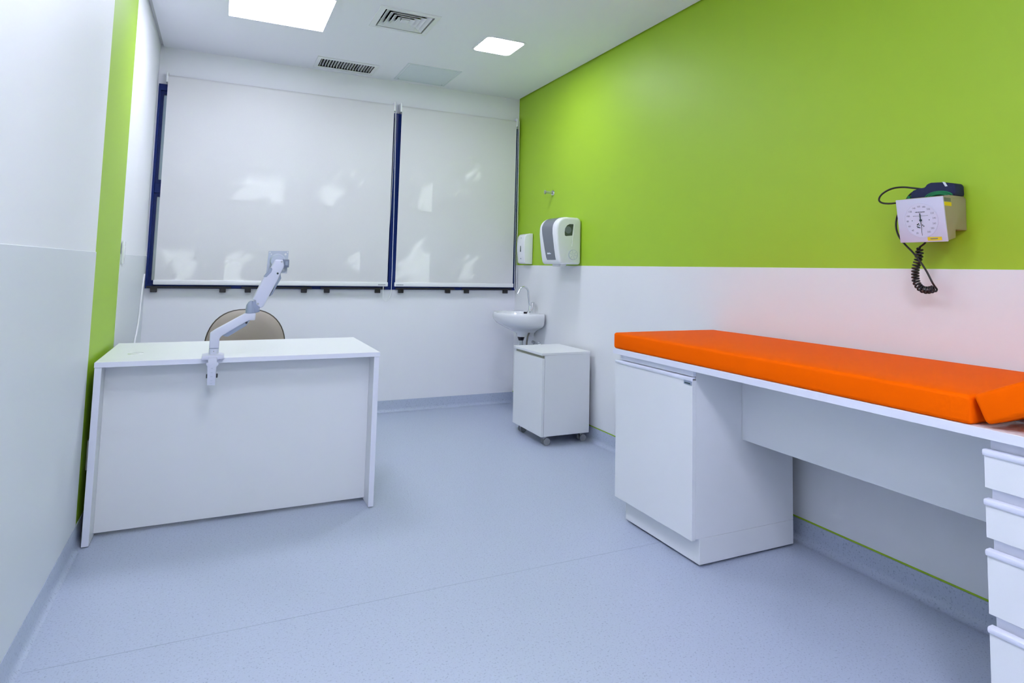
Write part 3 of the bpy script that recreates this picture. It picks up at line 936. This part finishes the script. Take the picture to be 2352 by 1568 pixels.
def drawer_cabinet():
    xf, y0, y1 = 1.703, .505, .974
    t = thing('drawer_cabinet', 'white four-drawer cabinet under the head end of the orange couch', 'cabinet', (1.98, .74, 0))
    MB().box(1.722, 2.250, y0 + .001, y1 - .006, .110, .7615, .001, 1).build('body', 'edge', t)
    pl = MB().box(1.742, 2.250, y0 + .001, y1 - .006, .010, .1095, .001, 1).build('plinth', 'laminate', t)
    for fx in (1.79, 2.20):
        for fy in (.55, .93):
            MB().cyl((fx, fy, 0), (fx, fy, .0105), .014, .010, 14).build('foot', 'black', pl)
    for zb, zt in ((.643, .735), (.525, .617), (.347, .498), (.107, .319)):
        d = MB().box(xf, 1.7215, y0, y1, zb, zt - .012, .0012, 1).build('drawer_front', 'laminate', t)
        handle_lip(d, xf, y0, y1, zt)
drawer_cabinet()

def bench_top():
    t = thing('worktop', 'long white worktop spanning both cabinets beneath the orange couch', 'worktop', (2.0, 1.5, .762))
    b = MB().box(1.690, 2.318, .490, 2.636, .762, .787, .001, 1).build('board', 'laminate', t)
    MB().box(1.6894, 1.691, .490, 2.636, .7628, .7862).build('edge_band', 'edge', b, smooth=0)
    MB().box(1.962, 1.980, .969, 2.0745, .470, .7615, .001, 1).build('apron_panel', 'laminate', t)
bench_top()

def mattress():
    t = thing('couch_mattress', 'orange vinyl examination couch mattress with a raised headrest', 'mattress', (2.0, 1.8, .787))
    # main pad: subdivided so that the corners are full and the top is faintly crowned
    def pad(x0, x1, y0, y1, z0, z1, bev, name, mtx=None):
        bm = bmesh.new()
        bmesh.ops.create_cube(bm, size=1.0)
        for v in bm.verts:
            v.co = Vector((x0 + (v.co.x + .5) * (x1 - x0), y0 + (v.co.y + .5) * (y1 - y0), z0 + (v.co.z + .5) * (z1 - z0)))
        bmesh.ops.bevel(bm, geom=bm.edges[:], offset=bev, segments=4, profile=0.5, affect='EDGES')
        es = [e for e in bm.edges if e.calc_length() > .2]
        bmesh.ops.subdivide_edges(bm, edges=es, cuts=7, use_grid_fill=True)
        for v in bm.verts:
            u = (v.co.x - x0) / (x1 - x0); w = (v.co.y - y0) / (y1 - y0)
            if v.co.z > z1 - bev * .6:
                v.co.z += .006 * math.sin(math.pi * min(1, max(0, u))) ** .6 * math.sin(math.pi * min(1, max(0, w))) ** .4 - .002
        if mtx is not None: bmesh.ops.transform(bm, matrix=mtx, verts=bm.verts)
        bm.normal_update()
        mb = MB(); mb.add_bm(bm)
        return mb.build(name, 'orange', t, smooth=60)
    pad(1.690, 2.300, .994, 2.636, .7872, .862, .012, 'main_pad')
    piv = Vector((0, .993, .864))
    m = Matrix.Translation(piv) @ Matrix.Rotation(R(-24.5), 4, 'X') @ Matrix.Translation(-piv)
    hd = pad(1.690, 2.300, .540, .992, .7875, .863, .012, 'headrest', m)
    # hinge hardware under the headrest
    h = MB()
    for hx in (1.86, 2.14):
        h.box(hx, hx + .05, .80, .990, .7872, .7905, .001, 1)
        h.box(hx + .018, hx + .032, .80, .93, .7905, .803, .001, 1)
        for k in range(6):
            yy = .80 + k * .02
            h.prism([(yy, .803), (yy + .012, .803), (yy + .004, .812)], 0, hx + .018, hx + .032)
    h.build('ratchet_hinge', 'steel', t)
    h = MB()
    for hx in (1.86, 2.14):
        h.cyl((hx + .025, .79, .798), (hx + .025, .62, .935), .006, seg=12)
    h.build('hinge_strut', 'steel', t)
mattress()

# ================================================================== BLOOD PRESSURE GAUGE
def bp_gauge():
    t = thing('blood_pressure_gauge', 'wall-mounted square blood pressure dial with a black coiled tube', 'gauge', (XR, 1.45, 1.275))
    y0, y1 = 1.362, 1.529
    # case: slanted front, deep upper rear block
    P = [(2.192, 1.427), (2.213, 1.277), (2.262, 1.290), (2.262, 1.318), (2.3255, 1.318), (2.3255, 1.431)]
    case = MB().prism(P, 1, y0, y1, .0025, 2).build('case', 'bpcase', t)
    top = Vector((2.1885, 0, 1.427)); bot = Vector((2.2105, 0, 1.277))
    dz = (bot - top).normalized()            # down the face
    nr = Vector((dz.z, 0, -dz.x)).normalized()
    if nr.x > 0: nr = -nr
    MBf = MB()
    a = top - dz * .002; b = bot + dz * .002
    bk = .006
    ring = [a, b, b - nr * bk, a - nr * bk]
    MBf.prism([(p.x, p.z) for p in ring], 1, y0 - .003, y1 + .003, .002, 2)
    face = MBf.build('dial_plate', 'bpface', t)
    C = top + dz * .076
    yc = 1.4445
    def fp(u, v, o):                          # u to the viewer's right (-y), v up, o out of the face
        p = C - dz * v + nr * o
        return (p.x, yc - u, p.z)
    def disc(r, o0, o1, name, m, parent, n=48, r_in=None, cu=0, cv=0):
        mb = MB()
        ring = lambda rr, o: [fp(cu + rr * math.cos(2 * math.pi * i / n), cv + rr * math.sin(2 * math.pi * i / n), o) for i in range(n)]
        if r_in: mb.loft([ring(r, o0), ring(r, o1), ring(r_in, o1), ring(r_in, o0)], False, False)
        else: mb.loft([ring(r, o0), ring(r, o1)], True, True)
        return mb.build(name, m, parent)
    disc(.0605, 0, .0006, 'dial', 'dialpaper', face)
    disc(.0615, 0, .0012, 'dial_rim', 'ring', face, r_in=.0585)
    # scale numbers 20 ... 300 clockwise from below
    mb = MB()
    dg = None
    for k in range(15):
        ang = R(-90 - 22.0 * (k + 1))
        u, v = .0485 * math.cos(ang), .0485 * math.sin(ang)
        cu = bpy.data.curves.new('num', 'FONT'); cu.body = str(20 * (k + 1)); cu.size = .0085
        cu.align_x = 'CENTER'; cu.align_y = 'CENTER'
        ob = bpy.data.objects.new('num', cu); COL.objects.link(ob)
        dg = bpy.context.evaluated_depsgraph_get()
        me = bpy.data.meshes.new_from_object(ob.evaluated_get(dg))
        mb.add([fp(u + p.co.x, v + p.co.y, .0010) for p in me.vertices], [tuple(q.vertices) for q in me.polygons])
        bpy.data.objects.remove(ob); bpy.data.meshes.remove(me); bpy.data.curves.remove(cu)
    mb.build('numerals', 'ink', face, smooth=0)
    mb = MB()
    def bar(u, v, w, h, o=.0012, target=None):
        (target or mb).add([fp(u - w / 2, v - h / 2, o), fp(u + w / 2, v - h / 2, o), fp(u + w / 2, v + h / 2, o), fp(u - w / 2, v + h / 2, o), fp(u - w / 2, v - h / 2, o - .0006), fp(u + w / 2, v - h / 2, o - .0006), fp(u + w / 2, v + h / 2, o - .0006), fp(u - w / 2, v + h / 2, o - .0006)], [(0, 1, 2, 3), (7, 6, 5, 4), (0, 4, 5, 1), (1, 5, 6, 2), (2, 6, 7, 3), (3, 7, 4, 0)])
    for k in range(9): bar(-.016 + k * .004, .029, .0028, .0022 + .001 * (k % 2))
    for k in range(14): bar(-.026 + k * .004, .0155, .0022, .0012)
    for u, v, w, h in ((-.010, -.012, .004, .004), (-.014, -.015, .005, .004), (-.008, -.017, .004, .003), (-.016, -.021, .003, .003), (-.012, -.024, .007, .004), (-.007, -.026, .004, .003), (.004, -.017, .003, .004), (.008, -.021, .004, .003), (.030, .0, .004, .002), (-.032, .0, .003, .002)):
        bar(u, v, w, h)
    mb.build('dial_print', 'inkblack', face, smooth=0)
    nd = MB()
    nd.add([fp(-.0012, 0, .003), fp(.0012, 0, .003), fp(.0010, -.054, .003), fp(-.0004, -.054, .003)], [(0, 3, 2, 1)])
    nd.add([fp(-.0016, 0, .003), fp(.0016, 0, .003), fp(.0020, .025, .003), fp(-.0020, .025, .003)], [(0, 1, 2, 3)])
    nd.build('needle', 'inkblack', face, smooth=0)
    disc(.0042, 0, .004, 'needle_hub', 'inkblack', face, 20)
    mb = MB(); bar(.042, -.0665, .050, .0125, .0012, mb); lb = mb.build('label_sticker', 'yellow', face, smooth=0)
    mb = MB(); bar(.040, -.0665, .026, .003, .0016, mb); mb.build('label_print', 'ink', lb, smooth=0)
    MB().box(2.199, 2.240, y0 - .0008, y0 + .001, 1.398, 1.411).build('label_sticker', 'yellow', case, smooth=0)
    MB().box(2.196, 2.236, y0 - .0008, y0 + .001, 1.4135, 1.4255).build('maker_plate', 'labelgrey', case, smooth=0)
    # basket rim above the case
    MB().prism([(2.240, 1.428), (2.236, 1.437), (2.322, 1.437), (2.324, 1.428)], 1, y0 + .004, y1 - .004, .001, 1).build('basket', 'bpcase', t)
    # coiled tube
    path = [Vector((2.255, y, z)) for y, z in [(1.465, 1.290), (1.466, 1.276), (1.479, 1.266), (1.492, 1.258), (1.490, 1.248), (1.490, 1.231), (1.497, 1.210), (1.506, 1.187), (1.508, 1.163), (1.507, 1.139), (1.497, 1.119), (1.478, 1.106), (1.455, 1.107), (1.437, 1.114)]]
    # resample
    q = path
    for _ in range(3):
        n_ = [q[0]]
        for a_, b_ in zip(q, q[1:]): n_ += [a_.lerp(b_, .25), a_.lerp(b_, .75)]
        n_.append(q[-1]); q = n_
    L = [0]
    for a_, b_ in zip(q, q[1:]): L.append(L[-1] + (b_ - a_).length)
    tot = L[-1]; N = 620; pts = []; j = 0; start = .16
    for i in range(N):
        s = tot * i / (N - 1)
        while j < len(L) - 2 and L[j + 1] < s: j += 1
        u = (s - L[j]) / max(1e-9, L[j + 1] - L[j])
        p = q[j].lerp(q[j + 1], u)
        tg = (q[j + 1] - q[j]).normalized()
        e1 = Vector((1, 0, 0)); e2 = tg.cross(e1).normalized()
        f = max(0, min(1, (i / N - start) / .05))
        ph = 2 * math.pi * 20 * max(0, i / N - start) / (1 - start)
        pts.append(p + (e1 * math.cos(ph) + e2 * math.sin(ph)) * (.0105 * f))
    MB().tube(pts, .0034, 8).build('coiled_tube', 'rubber', t)
    end = pts[-1]
    hose = [end] + [Vector((2.243 - .012 * min(1, i / 3), y, z)) for i, (y, z) in enumerate([(1.434, 1.128), (1.438, 1.140), (1.450, 1.170), (1.468, 1.203), (1.498, 1.241), (1.529, 1.270)])]
    hose += [Vector((2.228, 1.552, 1.302)), Vector((2.236, 1.567, 1.340)), Vector((2.245, 1.567, 1.375)), Vector((2.256, 1.560, 1.400)), Vector((2.268, 1.551, 1.420)), Vector((2.270, 1.545, 1.438)), Vector((2.270, 1.532, 1.456)), Vector((2.270, 1.509, 1.468)), Vector((2.275, 1.485, 1.468))]
    MB().tube(hose, .0034, 10, smooth=3).build('straight_tube', 'rubber', t)
    loop = [(2.262, 1.520, 1.434), (2.255, 1.545, 1.430), (2.250, 1.566, 1.427), (2.250, 1.600, 1.426), (2.250, 1.632, 1.431), (2.250, 1.646, 1.444), (2.250, 1.633, 1.466), (2.250, 1.591, 1.484), (2.252, 1.546, 1.485), (2.260, 1.509, 1.477), (2.272, 1.485, 1.472)]
    MB().tube(loop, .0034, 10, smooth=3).build('loop_tube', 'rubber', t)
bp_gauge()

def cuff():
    t = thing('pressure_cuff', 'folded navy blue pressure cuff with green lining on top of the gauge', 'cuff', (2.28, 1.44, 1.4372))
    P = [(1.528, 1.4375), (1.523, 1.458), (1.516, 1.469), (1.494, 1.475), (1.471, 1.476), (1.462, 1.487), (1.448, 1.491), (1.404, 1.488), (1.366, 1.480), (1.362, 1.470), (1.361, 1.4375)]
    body = MB().prism(P, 0, 2.262, 2.318, .006, 3).build('folded_cloth', 'navycloth', t, smooth=50)
    # green lining showing as nested arcs in the fold
    for k, s in enumerate((1.0, .80, .62)):
        pts = []
        for i in range(15):
            a = R(12 + 156 * i / 14)
            pts.append((2.2585 - .001 * k, 1.417 + .049 * s * math.cos(a), 1.4335 + .021 * s * math.sin(a)))
        MB().tube(pts, .0034, 8).build('lining_fold', 'greenlining', body)
    MB().prism([(1.520, 1.4375), (1.530, 1.4375), (1.534, 1.446), (1.524, 1.450)], 0, 2.255, 2.275, .001, 1).build('lining_edge', 'greenlining', body)
    MB().prism([(1.404, 1.4888), (1.395, 1.4868), (1.386, 1.472), (1.394, 1.471)], 0, 2.2608, 2.263).build('white_tab', 'tape', body, smooth=0)
cuff()

# ================================================================== TREE outside the windows (seen as dappled light on the blinds)
def tree():
    t = thing('tree', 'leafy tree outside the window whose dappled light falls on the blinds', 'tree', (4.3, 7.6, -3.0))
    lit = [(.26, 1.66, .14, .12), (.72, 1.68, .07, .08), (-.24, 1.12, .07, .10), (.06, 1.10, .09, .09), (1.50, 1.68, .08, .12), (1.42, 1.13, .13, .13), (1.95, 1.93, .09, .035), (1.86, 1.13, .06, .09), (.95, 1.2, .05, .10)]
    mb = MB()
    rnd = random.Random(5)
    e1 = SUN_DIR.cross(Vector((0, 0, 1))).normalized(); e2 = SUN_DIR.cross(e1).normalized()
    cnt = 0
    while cnt < 9000:
        x, z = rnd.uniform(-1.1, 2.9), rnd.uniform(.5, 2.9)
        d = min(math.hypot((x - cx_) / a_, (z - cz_) / b_) for cx_, cz_, a_, b_ in lit)
        if d < 1.25: continue
        if d < 1.9 and rnd.random() < .5: continue
        p = Vector((x, 5.17, z)) - SUN_DIR * rnd.uniform(2.6, 4.2)
        s = rnd.uniform(.035, .06)
        n = Vector((rnd.gauss(0, 1), rnd.gauss(0, 1), rnd.gauss(0, 1))).normalized()
        n = (n - SUN_DIR * 1.2).normalized()
        a = n.orthogonal().normalized(); a.rotate(Matrix.Rotation(rnd.uniform(0, 6.28), 3, n)); b = n.cross(a)
        mb.add([p - a * s, p - b * s * .45 + n * s * .1, p + a * s, p + b * s * .45 + n * s * .1], [(0, 1, 2, 3)])
        cnt += 1
    f = mb.build('foliage', 'leaf', t, smooth=0); f['kind'] = 'stuff'
    cen = Vector((.9, 5.17, 1.7)) - SUN_DIR * 3.6
    MB().tube([(cen.x + .9, cen.y + .9, -3.0), (cen.x + .7, cen.y + .8, .5), (cen.x + .3, cen.y + .5, 3.0), (cen.x + .1, cen.y + .2, cen.z)], lambda u: .20 - .13 * u, 12, smooth=1).build('trunk', 'bark', t)
tree()
